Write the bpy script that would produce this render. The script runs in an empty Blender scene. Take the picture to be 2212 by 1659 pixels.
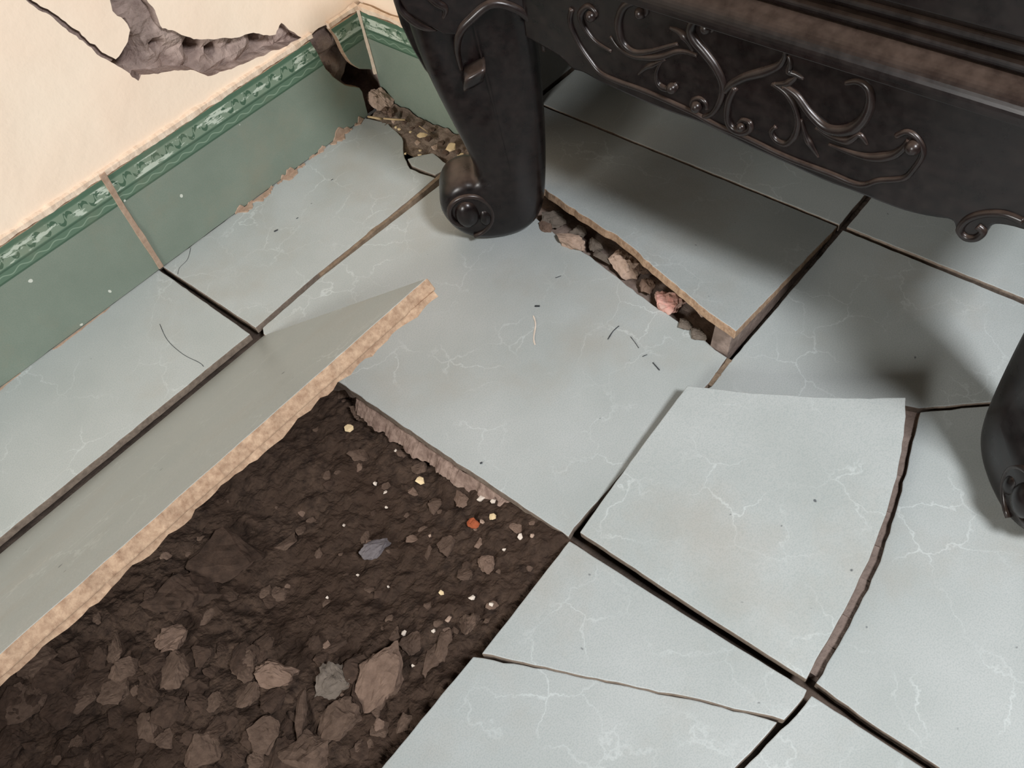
import bpy, bmesh, math, random
from mathutils import Vector, Matrix, noise
from mathutils.geometry import delaunay_2d_cdt

# ------------------------------------------------------------------ camera, world, lights, exposure
scene = bpy.context.scene
COL = scene.collection
FPX, CX, CY = 1800.0, 1106.0, 829.5
CAM = Vector((-0.190317, -0.756742, 0.597))
RIGHT = Vector((0.646256197933577, -0.7540040821863244, -0.117604297025219))
DOWN = Vector((-0.6544283307116923, -0.46831909459474463, -0.5936335448741643))
FWD = Vector((0.3925257782545565, 0.46060294146294506, -0.7960957503474927))
cd = bpy.data.cameras.new('camera')
cam = bpy.data.objects.new('camera', cd)
COL.objects.link(cam)
cd.sensor_fit = 'HORIZONTAL'
cd.sensor_width = 36.0
cd.lens = 36.0 * FPX / 2212.0
cd.clip_start = 0.01
M3 = Matrix((RIGHT, -DOWN, -FWD)).transposed()
cam.matrix_world = Matrix.Translation(CAM) @ M3.to_4x4()
scene.camera = cam

world = bpy.data.worlds.new('world')
scene.world = world
world.use_nodes = True
wb = world.node_tree.nodes['Background']
wb.inputs[0].default_value = (1.0, 0.93, 0.84, 1)
wb.inputs[1].default_value = 0.034

def area(name, loc, target, size, power, color, size_y=None):
    l = bpy.data.lights.new(name, 'AREA')
    l.size = size
    if size_y:
        l.shape = 'RECTANGLE'; l.size_y = size_y
    l.energy = power
    l.color = color
    o = bpy.data.objects.new(name, l)
    COL.objects.link(o)
    o.location = loc
    o.rotation_euler = (Vector(target) - Vector(loc)).to_track_quat('-Z', 'Y').to_euler()
    return o

area('key_lamp', (-0.03, -1.26, 1.12), (0.12, -0.5, 0.0), 0.20, 16.4, (0.96, 0.965, 1.0), 0.20)  # unseen lamp along the leg shadow's direction, set close for stronger falloff
area('window_daylight', (-2.3, -0.72, 1.05), (0.0, -0.2, 0.0), 0.5, 42, (1.0, 0.98, 0.95), 0.6)

vs = scene.view_settings
vs.view_transform = 'Standard'
vs.look = 'None'
vs.exposure = 0.0
vs.gamma = 1.0
vs.use_curve_mapping = False

# ------------------------------------------------------------------ helpers
rnd = random.Random(7)

def ray(x, y):
    return RIGHT * ((x - CX) / FPX) + DOWN * ((y - CY) / FPX) + FWD

def on_plane(x, y, p0, n):
    d = ray(x, y)
    return CAM + d * ((Vector(p0) - CAM).dot(n) / d.dot(n))

def pz(x, y, z=0.0):
    return on_plane(x, y, (0, 0, z), Vector((0, 0, 1)))

def px(x, y, X):
    return on_plane(x, y, (X, 0, 0), Vector((1, 0, 0)))

def py(x, y, Y=0.0):
    return on_plane(x, y, (0, Y, 0), Vector((0, 1, 0)))

def new_obj(name, me, mats, parent=None, origin=None):
    o = bpy.data.objects.new(name, me)
    COL.objects.link(o)
    for m in (mats if isinstance(mats, (list, tuple)) else [mats]):
        me.materials.append(m)
    if origin is not None:
        o.location = origin
    if parent is not None:
        o.parent = parent
        if parent.location.length > 0 and origin is not None:
            o.location = Vector(origin) - parent.location
        elif parent.location.length > 0:
            o.location = -parent.location
    return o

def bm_obj(name, bm, mats, parent=None, smooth=False, center=True):
    """bm in world coordinates -> object whose origin is at the base centre."""
    bmesh.ops.recalc_face_normals(bm, faces=bm.faces)
    if smooth:
        for f in bm.faces:
            f.smooth = True
    origin = Vector((0, 0, 0))
    if center and len(bm.verts):
        xs = [v.co.x for v in bm.verts]; ys = [v.co.y for v in bm.verts]; zs = [v.co.z for v in bm.verts]
        origin = Vector(((min(xs) + max(xs)) / 2, (min(ys) + max(ys)) / 2, min(zs)))
        for v in bm.verts:
            v.co -= origin
    me = bpy.data.meshes.new(name)
    bm.to_mesh(me)
    bm.free()
    return new_obj(name, me, mats, parent, origin)

def empty(name, loc):
    o = bpy.data.objects.new(name, None)
    COL.objects.link(o)
    o.location = loc
    o.empty_display_size = 0.05
    return o

def tag(o, label=None, cat=None, group=None, kind=None):
    if label: o['label'] = label
    if cat: o['category'] = cat
    if group: o['group'] = group
    if kind: o['kind'] = kind
    return o

def bevel(o, w, seg=2, angle=35):
    m = o.modifiers.new('bevel', 'BEVEL')
    m.width = w; m.segments = seg; m.limit_method = 'ANGLE'; m.angle_limit = math.radians(angle)
    return o

def n1(x, y=0.0, z=0.0):
    return noise.noise(Vector((x, y, z)))

def fbm(x, y, z, oct=4):
    s, a = 0.0, 1.0
    for i in range(oct):
        s += a * noise.noise(Vector((x, y, z))); x *= 2.03; y *= 2.03; z *= 2.03; a *= 0.5
    return s

def rough_line(pts, step=0.006, jit=0.0006, closed=True, seed=0, nrm=None):
    """subdivide a polyline of 3D points; jit may be one value or one per segment."""
    out = []
    n = len(pts)
    if nrm is None:
        nrm = Vector((0, 0, 0))
        for i in range(1, n - 1): nrm += (pts[i] - pts[0]).cross(pts[i + 1] - pts[0])
        nrm = nrm.normalized() if nrm.length > 1e-12 else Vector((0, 1, 0))
    segs = n if closed else n - 1
    for i in range(segs):
        a, b = pts[i], pts[(i + 1) % n]
        j = jit[i] if isinstance(jit, (list, tuple)) else jit
        L = (b - a).length
        k = max(1, int(L / step)) if j > 0 else 1
        for s in range(k):
            p = a.lerp(b, s / k)
            if s > 0 and j > 0:
                d = (b - a).normalized()
                q = Vector((n1(p.x * 90 + seed, p.y * 90, p.z * 90), n1(p.x * 90, p.y * 90 + 7.7 + seed, p.z * 90), n1(p.x * 90, p.y * 90, p.z * 90 + 3.3)))
                q -= d * q.dot(d)
                q -= nrm * q.dot(nrm)
                p = p + q * j * 2.2
            out.append(p)
    if not closed:
        out.append(pts[-1])
    return out

# ------------------------------------------------------------------ tube helper
def catmull(P, sub=6):
    out = []
    n = len(P)
    for i in range(n - 1):
        p0 = P[max(0, i - 1)]; p1 = P[i]; p2_ = P[i + 1]; p3 = P[min(n - 1, i + 2)]
        for s in range(sub):
            t = s / sub
            out.append(0.5 * ((2 * p1) + (p2_ - p0) * t + (2 * p0 - 5 * p1 + 4 * p2_ - p3) * t * t + (3 * p1 - p0 - 3 * p2_ + p3) * t ** 3))
    out.append(P[-1].copy())
    return out

def tube(bm, P, R, seg=8, flat=None):
    """flat: (axis, factor) squash of the section along axis"""
    rings = []
    n = len(P)
    prev = None
    for i in range(n):
        t = (P[min(n - 1, i + 1)] - P[max(0, i - 1)]).normalized()
        if prev is None:
            a = t.orthogonal().normalized()
        else:
            a = (prev - t * prev.dot(t)).normalized()
        prev = a
        b = t.cross(a)
        ring = []
        for k in range(seg):
            an = 2 * math.pi * k / seg
            o = (a * math.cos(an) + b * math.sin(an)) * R[i]
            if flat: o -= flat[0] * o.dot(flat[0]) * (1 - flat[1])
            ring.append(bm.verts.new(P[i] + o))
        rings.append(ring)
    for i in range(n - 1):
        for k in range(seg):
            bm.faces.new((rings[i][k], rings[i][(k + 1) % seg], rings[i + 1][(k + 1) % seg], rings[i + 1][k]))
    bm.faces.new(rings[0][::-1]); bm.faces.new(rings[-1])

# ------------------------------------------------------------------ materials
class NT:
    def __init__(self, name):
        self.m = bpy.data.materials.new(name)
        self.m.use_nodes = True
        self.t = self.m.node_tree
        self.b = self.t.nodes['Principled BSDF']
    def node(self, typ, **kw):
        n = self.t.nodes.new(typ)
        for k, v in kw.items():
            setattr(n, k, v)
        return n
    def link(self, a, b):
        self.t.links.new(a, b)
    def val(self, sock, v):
        if isinstance(v, bpy.types.NodeSocket): self.link(v, sock)
        else: sock.default_value = v
    def math(self, op, a, b=0.0, c=None, clamp=False):
        n = self.node('ShaderNodeMath', operation=op); n.use_clamp = clamp
        self.val(n.inputs[0], a); self.val(n.inputs[1], b)
        if c is not None: self.val(n.inputs[2], c)
        return n.outputs[0]
    def mix(self, f, a, b, blend='MIX'):
        n = self.node('ShaderNodeMix', data_type='RGBA', blend_type=blend)
        self.val(n.inputs[0], f)
        for i, c in ((6, a), (7, b)):
            if isinstance(c, bpy.types.NodeSocket): self.link(c, n.inputs[i])
            else: n.inputs[i].default_value = (c[0], c[1], c[2], 1)
        return n.outputs[2]
    def noise(self, scale, detail=4, rough=0.5, vec=None, dist=0.0):
        n = self.node('ShaderNodeTexNoise')
        n.inputs['Scale'].default_value = scale; n.inputs['Detail'].default_value = detail
        n.inputs['Roughness'].default_value = rough; n.inputs['Distortion'].default_value = dist
        if vec is not None: self.link(vec, n.inputs['Vector'])
        return n
    def ramp(self, fac, stops):
        n = self.node('ShaderNodeValToRGB')
        e = n.color_ramp.elements
        while len(e) < len(stops): e.new(0.5)
        for i, (p, c) in enumerate(stops):
            e[i].position = p
            e[i].color = (c, c, c, 1) if not isinstance(c, (tuple, list)) else (c[0], c[1], c[2], 1)
        self.link(fac, n.inputs[0])
        return n.outputs[0]
    def pos(self):
        return self.node('ShaderNodeNewGeometry').outputs['Position']
    def objco(self):
        return self.node('ShaderNodeTexCoord').outputs['Object']
    def bump(self, h, strength=0.3, dist=0.002):
        n = self.node('ShaderNodeBump')
        n.inputs['Strength'].default_value = strength; n.inputs['Distance'].default_value = dist
        self.link(h, n.inputs['Height'])
        self.link(n.outputs[0], self.b.inputs['Normal'])
    def set(self, color=None, rough=None, spec=None):
        if color is not None:
            if isinstance(color, bpy.types.NodeSocket): self.link(color, self.b.inputs['Base Color'])
            else: self.b.inputs['Base Color'].default_value = (color[0], color[1], color[2], 1)
        if rough is not None: self.val(self.b.inputs['Roughness'], rough)
        if spec is not None: self.b.inputs['Specular IOR Level'].default_value = spec
        return self.m

def srgb(r, g, b):
    f = lambda c: ((c / 255 + 0.055) / 1.055) ** 2.4 if c / 255 > 0.04045 else c / 255 / 12.92
    return (f(r), f(g), f(b))

def glaze_material():
    n = NT('pale_green_grey_tile_glaze')
    p = n.pos()
    big = n.noise(9, 4, 0.55, p).outputs[0]
    base = n.mix(n.ramp(big, [(0.3, 0.0), (0.7, 1.0)]), srgb(170, 176, 173), srgb(184, 189, 187))
    fine = n.noise(900, 2, 0.6, p).outputs[0]
    base = n.mix(n.ramp(fine, [(0.38, 0.28), (0.55, 0.0)]), base, srgb(132, 146, 146))
    # pale vein network
    w = n.noise(38, 4, 0.6, p)
    add = n.node('ShaderNodeVectorMath', operation='MULTIPLY_ADD')
    n.link(w.outputs[1], add.inputs[0]); add.inputs[1].default_value = (0.030, 0.030, 0.030); n.link(p, add.inputs[2])
    v = n.node('ShaderNodeTexVoronoi', feature='DISTANCE_TO_EDGE')
    v.inputs['Scale'].default_value = 22; n.link(add.outputs[0], v.inputs['Vector'])
    vein = n.ramp(v.outputs['Distance'], [(0.0, 1.0), (0.008, 0.6), (0.022, 0.0)])
    msk = n.ramp(n.noise(14, 3, 0.5, p).outputs[0], [(0.45, 0.0), (0.66, 1.0)])
    col = n.mix(n.math('MULTIPLY', n.math('MULTIPLY', vein, msk), 0.42), base, srgb(222, 230, 228))
    # dust, brownish film
    d = n.ramp(n.noise(6, 5, 0.65, p).outputs[0], [(0.52, 0.0), (0.78, 0.38)])
    col = n.mix(d, col, srgb(160, 146, 126))
    # dark specks and scuffs
    s = n.ramp(n.noise(120, 1, 0.4, p).outputs[0], [(0.80, 0.0), (0.84, 0.8)])
    col = n.mix(s, col, srgb(62, 66, 72))
    n.bump(fine, 0.12, 0.0006)
    return n.set(col, n.math('MULTIPLY_ADD', big, 0.25, 0.22), 0.42)

def rough_material(name, c1, c2, scale=60, bumpd=0.003, strength=0.6, c3=None):
    n = NT(name)
    p = n.objco()
    a = n.noise(scale, 6, 0.65, p).outputs[0]
    b = n.noise(scale * 0.2, 3, 0.5, p).outputs[0]
    col = n.mix(n.ramp(a, [(0.3, 0.0), (0.7, 1.0)]), c1, c2)
    if c3: col = n.mix(n.ramp(b, [(0.45, 0.0), (0.65, 0.8)]), col, c3)
    n.bump(a, strength, bumpd)
    return n.set(col, 0.92, 0.15)

M_glaze = glaze_material()
M_clay = rough_material('tan_fired_clay', srgb(190, 163, 136), srgb(142, 114, 92), 260, 0.001, 0.7)
M_edge = rough_material('dirty_tile_side', srgb(150, 136, 122), srgb(112, 100, 90), 200, 0.001, 0.5)
M_mortar = rough_material('grey_mortar', srgb(152, 136, 126), srgb(112, 98, 90), 90, 0.003, 0.8, srgb(130, 112, 100))
M_bed = rough_material('screed', srgb(88, 77, 69), srgb(58, 50, 44), 70, 0.004, 0.9, srgb(104, 90, 80))
M_soil = rough_material('brown_soil', srgb(84, 68, 57), srgb(43, 34, 29), 110, 0.004, 1.0, srgb(64, 50, 41))
M_core = rough_material('exposed_masonry', srgb(192, 172, 162), srgb(146, 128, 120), 70, 0.005, 0.9, srgb(166, 142, 132))
M_grout = rough_material('tan_grout', srgb(188, 164, 144), srgb(158, 132, 112), 150, 0.001, 0.5)
M_ledge = rough_material('pale_pink_mortar', srgb(164, 142, 128), srgb(112, 92, 82), 140, 0.002, 0.9)
M_grout_dirty = rough_material('dirty_joint_grout', srgb(150, 132, 112), srgb(112, 96, 80), 150, 0.001, 0.6)
M_scuff = rough_material('dark_scuff', srgb(78, 82, 84), srgb(52, 54, 58), 200, 0.0005, 0.3)
M_pale = rough_material('pale_plaster_edge', srgb(244, 226, 204), srgb(222, 196, 172), 120, 0.002, 0.6)
ROCKS = {
    'brown': rough_material('rubble_brown', srgb(106, 88, 76), srgb(72, 58, 49), 80, 0.002, 0.9),
    'dark': rough_material('rubble_dark', srgb(80, 64, 54), srgb(50, 40, 34), 80, 0.002, 0.9),
    'grey': rough_material('rubble_grey', srgb(120, 110, 100), srgb(84, 76, 68), 90, 0.002, 0.9),
    'pink': rough_material('rubble_pinkish', srgb(130, 109, 95), srgb(96, 78, 67), 70, 0.002, 0.9),
    'tan': rough_material('rubble_tan', srgb(190, 166, 148), srgb(152, 130, 114), 70, 0.002, 0.8),
    'blue': rough_material('rubble_bluish', srgb(120, 114, 114), srgb(94, 88, 90), 90, 0.001, 0.5),
    'red': rough_material('rubble_salmon', srgb(204, 148, 136), srgb(188, 164, 150), 90, 0.002, 0.8),
    'orange': rough_material('chip_orange', srgb(170, 92, 60), srgb(142, 76, 50), 120, 0.001, 0.5),
    'cream': rough_material('chip_cream', srgb(236, 214, 172), srgb(214, 188, 146), 120, 0.001, 0.5),
    'white': rough_material('chip_white', srgb(230, 218, 204), srgb(204, 190, 174), 120, 0.001, 0.5),
}

def plaster_material():
    n = NT('cream_painted_plaster')
    p = n.pos()
    a = n.noise(7, 3, 0.5, p, 0.2).outputs[0]
    f = n.noise(160, 3, 0.5, p).outputs[0]
    col = n.mix(n.ramp(a, [(0.3, 0.0), (0.7, 1.0)]), srgb(255, 238, 216), srgb(252, 228, 204))
    h = n.math('MULTIPLY_ADD', f, 0.06, a)
    n.bump(h, 0.42, 0.012)
    return n.set(col, 0.75, 0.25)
M_plaster = plaster_material()

def skirting_material(axis):
    """green skirting tile: plain field, patterned border printed along the top 33 mm. axis = run of the tile (0 = x, 1 = y)."""
    n = NT('green_skirting_tile_' + ('x' if axis == 0 else 'y'))
    p = n.pos()
    sep = n.node('ShaderNodeSeparateXYZ'); n.link(p, sep.inputs[0])
    s, z = sep.outputs[axis], sep.outputs[2]
    wob = n.noise(60, 3, 0.5, p).outputs[0]
    field = n.mix(n.ramp(n.noise(14, 4, 0.6, p).outputs[0], [(0.3, 0.0), (0.7, 1.0)]), srgb(124, 135, 122), srgb(136, 146, 133))
    fine = n.noise(800, 2, 0.6, p).outputs[0]
    field = n.mix(n.ramp(fine, [(0.4, 0.2), (0.55, 0.0)]), field, srgb(92, 124, 108))
    dark, mid, lite = srgb(72, 98, 80), srgb(96, 122, 102), srgb(150, 172, 152)
    def band(lo, hi):
        a = n.math('GREATER_THAN', z, lo); b = n.math('LESS_THAN', z, hi)
        return n.math('MULTIPLY', a, b)
    def curve(center, amp, wl, width, ph=0.0):
        si = n.math('SINE', n.math('MULTIPLY_ADD', s, 2 * math.pi / wl, ph))
        d = n.math('ABSOLUTE', n.math('SUBTRACT', z, n.math('MULTIPLY_ADD', si, amp, center)))
        return n.math('LESS_THAN', d, width)
    col = n.mix(band(0.0905, 0.1235), field, mid)
    col = n.mix(band(0.0905, 0.0925), col, dark)
    # wavy line in the lower band
    col = n.mix(n.math('MULTIPLY', band(0.0925, 0.1005), curve(0.0962, 0.0016, 0.019, 0.0006)), col, srgb(134, 156, 136))
    col = n.mix(band(0.1005, 0.1025), col, dark)
    # motif band: dark scroll shapes on a light ground
    b3 = band(0.1035, 0.1175)
    col = n.mix(b3, col, srgb(126, 146, 126))
    e = n.math('SINE', n.math('MULTIPLY', s, 2 * math.pi / 0.017))
    m1 = n.math('MULTIPLY', curve(0.1105, 0.0042, 0.017, 0.0020), n.math('GREATER_THAN', n.math('ABSOLUTE', e), 0.25))
    m2 = n.math('MULTIPLY', curve(0.1105, 0.0050, 0.0085, 0.0010, 1.1), n.math('GREATER_THAN', n.math('SINE', n.math('MULTIPLY_ADD', s, 2 * math.pi / 0.017, 2.0)), 0.3))
    col = n.mix(n.math('MULTIPLY', b3, n.math('MAXIMUM', m1, m2)), col, srgb(74, 102, 82))
    # print worn off to pale body in ragged patches
    mp = n.node('ShaderNodeMapping')
    mp.inputs['Scale'].default_value = (0.45, 0.45, 1.6) ; n.link(p, mp.inputs[0])
    wear = n.ramp(n.noise(75, 4, 0.65, mp.outputs[0]).outputs[0], [(0.53, 0.0), (0.57, 1.0)])
    col = n.mix(n.math('MULTIPLY', b3, wear), col, srgb(196, 208, 192))
    col = n.mix(band(0.1185, 0.1235), col, srgb(84, 112, 92))
    # splashes of paint
    sp = n.ramp(n.noise(95, 0, 0.3, p).outputs[0], [(0.83, 0.0), (0.845, 1.0)])
    col = n.mix(sp, col, srgb(214, 218, 206))
    dust = n.ramp(n.noise(11, 5, 0.7, p).outputs[0], [(0.5, 0.0), (0.85, 0.5)])
    col = n.mix(dust, col, srgb(150, 140, 120))
    n.bump(fine, 0.12, 0.0006)
    return n.set(col, 0.34, 0.4)
M_skx = skirting_material(0)
M_sky = skirting_material(1)

def wood_material(name, wear):
    n = NT(name)
    p = n.objco()
    g = n.node('ShaderNodeMapping'); g.inputs['Scale'].default_value = (6, 1, 6); n.link(p, g.inputs[0])
    a = n.noise(30, 5, 0.6, g.outputs[0]).outputs[0]
    col = n.mix(n.ramp(a, [(0.3, 0.0), (0.7, 1.0)]), srgb(9, 6, 6), srgb(19, 10, 10))
    if wear:
      pt = n.node('ShaderNodeNewGeometry').outputs['Pointiness']
      edge = n.ramp(pt, [(0.54, 0.0), (0.66, 0.35)])
      col = n.mix(n.math('MULTIPLY', edge, n.noise(40, 3, 0.5, p).outputs[0]), col, srgb(168, 140, 128))
    dst = n.noise(90, 4, 0.6, p).outputs[0]
    # thin dust film
    col = n.mix(n.ramp(dst, [(0.4, 0.0), (0.75, 0.03)]), col, srgb(140, 124, 116))
    nz = n.node('ShaderNodeSeparateXYZ'); n.link(n.node('ShaderNodeNewGeometry').outputs['Normal'], nz.inputs[0])
    up = n.ramp(nz.outputs[2], [(0.45, 0.0), (0.95, 0.26)])
    col = n.mix(n.math('MULTIPLY', up, n.ramp(dst, [(0.3, 0.5), (0.7, 1.0)])), col, srgb(128, 108, 94))
    n.bump(a, 0.08, 0.0006)
    return n.set(col, n.math('MULTIPLY_ADD', dst, 0.2, 0.2), 0.4)
M_wood = wood_material('dark_lacquered_wood', False)
M_wood_carved = wood_material('dark_lacquered_wood_worn', True)
M_straw = rough_material('dry_straw', srgb(206, 184, 146), srgb(176, 150, 112), 100, 0.0005, 0.3)
M_dirt = rough_material('sandy_debris', srgb(156, 138, 122), srgb(108, 94, 82), 160, 0.004, 1.0, srgb(124, 108, 96))

# ------------------------------------------------------------------ prisms from outlines
def prism(name, pts, thick, direction, mats, parent=None, bev=0.0009):
    """pts: 3D outline of the glazed face; direction: unit vector of thickness. mats = [face, side]."""
    bm = bmesh.new()
    top = [bm.verts.new(p) for p in pts]
    bot = [bm.verts.new(p + direction * thick) for p in pts]
    ft = bm.faces.new(top); fb = bm.faces.new(bot[::-1])
    ft.material_index = 0; fb.material_index = 1
    n = len(pts)
    for i in range(n):
        f = bm.faces.new((top[i], bot[i], bot[(i + 1) % n], top[(i + 1) % n])); f.material_index = 1
    o = bm_obj(name, bm, mats, parent)
    if bev: bevel(o, bev, 2, 50)
    return o

def cdt_sheet(outer, holes):
    """2D outline with holes -> verts, tris"""
    vs2, edges = [], []
    for loop in [outer] + holes:
        b = len(vs2)
        vs2 += [Vector((p[0], p[1])) for p in loop]
        edges += [(b + i, b + (i + 1) % len(loop)) for i in range(len(loop))]
    r = delaunay_2d_cdt(vs2, edges, [], 0, 1e-7)
    ov, oe, of = r[0], r[1], r[2]
    def inside(q, poly):
        c = False; j = len(poly) - 1
        for i in range(len(poly)):
            xi, yi = poly[i][0], poly[i][1]; xj, yj = poly[j][0], poly[j][1]
            if (yi > q[1]) != (yj > q[1]) and q[0] < (xj - xi) * (q[1] - yi) / (yj - yi) + xi: c = not c
            j = i
        return c
    keep = []
    for f in of:
        c = sum((ov[i] for i in f), Vector((0, 0))) / len(f)
        if inside(c, outer) and not any(inside(c, h) for h in holes): keep.append(f)
    return ov, keep

def sheet_solid(name, outer, holes, to3, depth, mats, parent=None):
    ov, tris = cdt_sheet(outer, holes)
    bm = bmesh.new()
    a = [bm.verts.new(to3(v)) for v in ov]
    fs = []
    for f in tris:
        try: fs.append(bm.faces.new([a[i] for i in f]))
        except ValueError: pass
    for v in [v for v in bm.verts if not v.link_faces]: bm.verts.remove(v)
    bmesh.ops.recalc_face_normals(bm, faces=bm.faces)
    r = bmesh.ops.extrude_face_region(bm, geom=list(bm.faces))
    nv = [g for g in r['geom'] if isinstance(g, bmesh.types.BMVert)]
    bmesh.ops.translate(bm, verts=nv, vec=depth)
    dn = Vector(depth).normalized()
    bm.normal_update()
    for f in bm.faces:
        f.material_index = 0 if abs(f.normal.dot(dn)) > 0.7 else (1 if len(mats) > 1 else 0)
    return bm_obj(name, bm, mats, parent)

# ------------------------------------------------------------------ floor: screed with the open hole, tiles bedded on it
THK = 0.009
BED = -0.0165
W = lambda x, y, z=0.0: Vector((x, y, z))

hole = []
for p in rough_line([W(0.014, -0.166), W(0.017, -0.30), W(0.012, -0.42), W(0.016, -0.537), W(-0.10, -0.562), W(-0.25, -0.560), W(-0.392, -0.560), W(-0.392, -0.166), W(-0.2, -0.168)], 0.005, [0.004, 0.004, 0.004, 0.002, 0.002, 0.002, 0.0, 0.002, 0.002]):
    hole.append((p.x, p.y))
floor = sheet_solid('floor', [(-1.0, 0.02), (-1.0, -1.3), (1.0, -1.3), (1.0, 0.02)], [hole], lambda v: Vector((v[0], v[1], BED)), (0, 0, -0.10), [M_bed, M_mortar])
tag(floor, 'grey screed under pale grey-green floor tiles', None, None, 'structure')

def ftile(pts, jit=0.0003, z=0.0, name='floor_tile', parent=floor, mats=None, thick=THK, seed=0):
    P = []
    for q in pts:
        if len(q) == 3 and q[0] == 'w': P.append(Vector((q[1], q[2], z)))
        else: P.append(pz(q[0], q[1], z))
    P = rough_line(P, 0.007, jit, True, seed)
    return prism(name, P, thick, Vector((0, 0, -1)), mats or [M_glaze, M_edge], parent)

w = lambda x, y: ('w', x, y)
g = 0.0022
# strip of cut tiles along the left wall
ftile([w(-0.80, -0.002), w(-0.404, -0.002), w(-0.404, -0.158), w(-0.80, -0.158)])
ftile([w(-0.398, 0.002), w(-0.003, 0.002), w(-0.0015, -0.158), w(-0.398, -0.156)])
ftile([w(0.0022, 0.002), (552, 708), (679, 597), (878, 437), (940, 384), (886, 364), (874, 340), (869, 297), (838, 266), w(0.306, 0.002)], [0.0002, 0.0002, 0.0003, 0.0003, 0.001, 0.001, 0.001, 0.001, 0.0015, 0.0006])
ftile([(889, 358), (880, 343), (908, 335), (935, 330), (966, 354), (956, 369), (940, 378)], 0.0008)
# middle tile, front piece of the snapped tile
crack1 = [(1005, 356), (1060, 398), (1110, 432), (1165, 477), (1200, 506), (1250, 538), (1300, 573), (1345, 608), (1400, 650), (1440, 676), (1490, 707), (1545, 755), (1571, 772)]
ftile([(686, 604), (567, 708), (569, 721), (735, 827), (1000, 1008), (1228, 1160), (1240, 1140), (1400, 960), (1531, 828)] + crack1[::-1], [0.0003, 0.0003, 0.0004, 0.0006, 0.0006, 0.0, 0.0003, 0.0003, 0.0003] + [0.0008] * 12 + [0.0002])
# cells behind the snapped tile
ftile([w(0.4415, -0.160), w(0.846, -0.160), w(0.846, -0.548), w(0.4415, -0.549)])
ftile([w(0.4425, -0.556), w(0.846, -0.554), w(0.846, -0.948), w(0.445, -0.948)])
ftile([w(0.4415, 0.010), w(0.846, 0.010), w(0.846, -0.154), w(0.4415, -0.154)])
ftile([w(0.445, -0.953), w(0.846, -0.953), w(0.846, -1.28), w(0.445, -1.28)])
# tile on the right, upper fragment
ftile([(1505, 853), (1537, 834), (1579, 779), w(0.437, -0.5550), w(0.437, -0.948), w(0.398, -0.948), (2212, 864), (2100, 872), (1985, 882), (1955, 876), (1760, 872), (1600, 866), (1530, 861)],
      [0.0003]*6 + [0.0005]*7)
# tile on the right, remainder beyond the curved gap
ftile([(1988, 890), (2100, 879), (2212, 871), w(0.392, -0.948), w(0.030, -0.948), (2020, 1652), (1880, 1562), (1762, 1475), (1812, 1392), (1855, 1310), (1892, 1232), (1922, 1150), (1948, 1060), (1968, 970)],
      [0.0004, 0.0004, 0.0002, 0.0002, 0.0003, 0.0003, 0.0003] + [0.0006] * 7)
# lower cell
ftile([(1040, 1412), (1230, 1168), (1500, 1340), (1744, 1490), (1737, 1506), (1694, 1556), (1560, 1524), (1400, 1489), (1200, 1447)], [0.0002, 0.0002, 0.0002, 0.0, 0.0003, 0.0006, 0.0006, 0.0006, 0.0006], z=0.0035)
ftile([(1022, 1418), (1200, 1450), (1400, 1492), (1560, 1527), (1680, 1560), (1640, 1606), (1583, 1664), w(-0.15, -0.728), w(-0.388, -0.735), w(-0.388, -0.5535)], [0.0006, 0.0006, 0.0006, 0.0006, 0.0008, 0.0008, 0.0008, 0.0005, 0.0, 0.0003])
ftile([(1753, 1502), (1880, 1584), (2004, 1664), w(0.020, -0.948), w(-0.388, -0.948), w(-0.388, -0.742), w(-0.15, -0.736), (1602, 1664), (1655, 1608), (1703, 1562)], [0.0003] * 6 + [0.0008] * 4)
ftile([w(-0.394, -0.1605), w(-0.394, -0.549), w(-0.80, -0.549), w(-0.80, -0.1605)])
ftile([w(-0.394, -0.5535), w(-0.394, -0.948), w(-0.80, -0.948), w(-0.80, -0.5535)])
for x0, x1 in ((-0.80, -0.394), (-0.388, 0.020), (0.030, 0.437)):
    ftile([w(x0, -0.953), w(x1, -0.953), w(x1, -1.28), w(x0, -1.28)])

# heaved back half of the snapped tile (hinged at the far joint, broken edge lifted)
KB = 0.212
nb = Vector((KB, 0, 1)).normalized()
def bplane(x, y): return on_plane(x, y, (0.4395, 0, 0.0), nb)
edge_px = [(1168, 404), (1185, 415), (1230, 446), (1290, 484), (1340, 514), (1375, 541), (1410, 575), (1450, 607), (1500, 648), (1545, 684), (1590, 716)]
P = [bplane(*q) for q in edge_px] + [Vector((0.4385, -0.5485, 0.0002)), Vector((0.4385, -0.1605, 0.0002)), Vector((0.335, -0.1605, (0.4395 - 0.335) * KB))]
P = rough_line(P, 0.006, [0.0011] * 10 + [0.0003] * 3 + [0.001], True, 3)
heaved = prism('broken_tile_half', P, THK, -nb, [M_glaze, M_clay])
tag(heaved, 'rear half of a snapped floor tile, broken edge lifted above rubble beside scroll foot', 'tile')
# mortar still filling the wedge under its outer side
bm = bmesh.new()
a = bplane(1590, 716)
prof = [(a.x + 0.004, -0.012), (0.40, -0.012), (0.425, (0.4395 - 0.425) * KB - 0.0098), (a.x + 0.012, (0.4395 - a.x - 0.012) * KB - 0.0098)]
f0 = [bm.verts.new((x, -0.5475, z)) for x, z in prof]; f1 = [bm.verts.new((x, -0.530, z)) for x, z in prof]
bm.faces.new(f0); bm.faces.new(f1[::-1])
for i in range(4): bm.faces.new((f0[i], f1[i], f1[(i + 1) % 4], f0[(i + 1) % 4]))
bm_obj('mortar_wedge', bm, [M_mortar], heaved)

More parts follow.
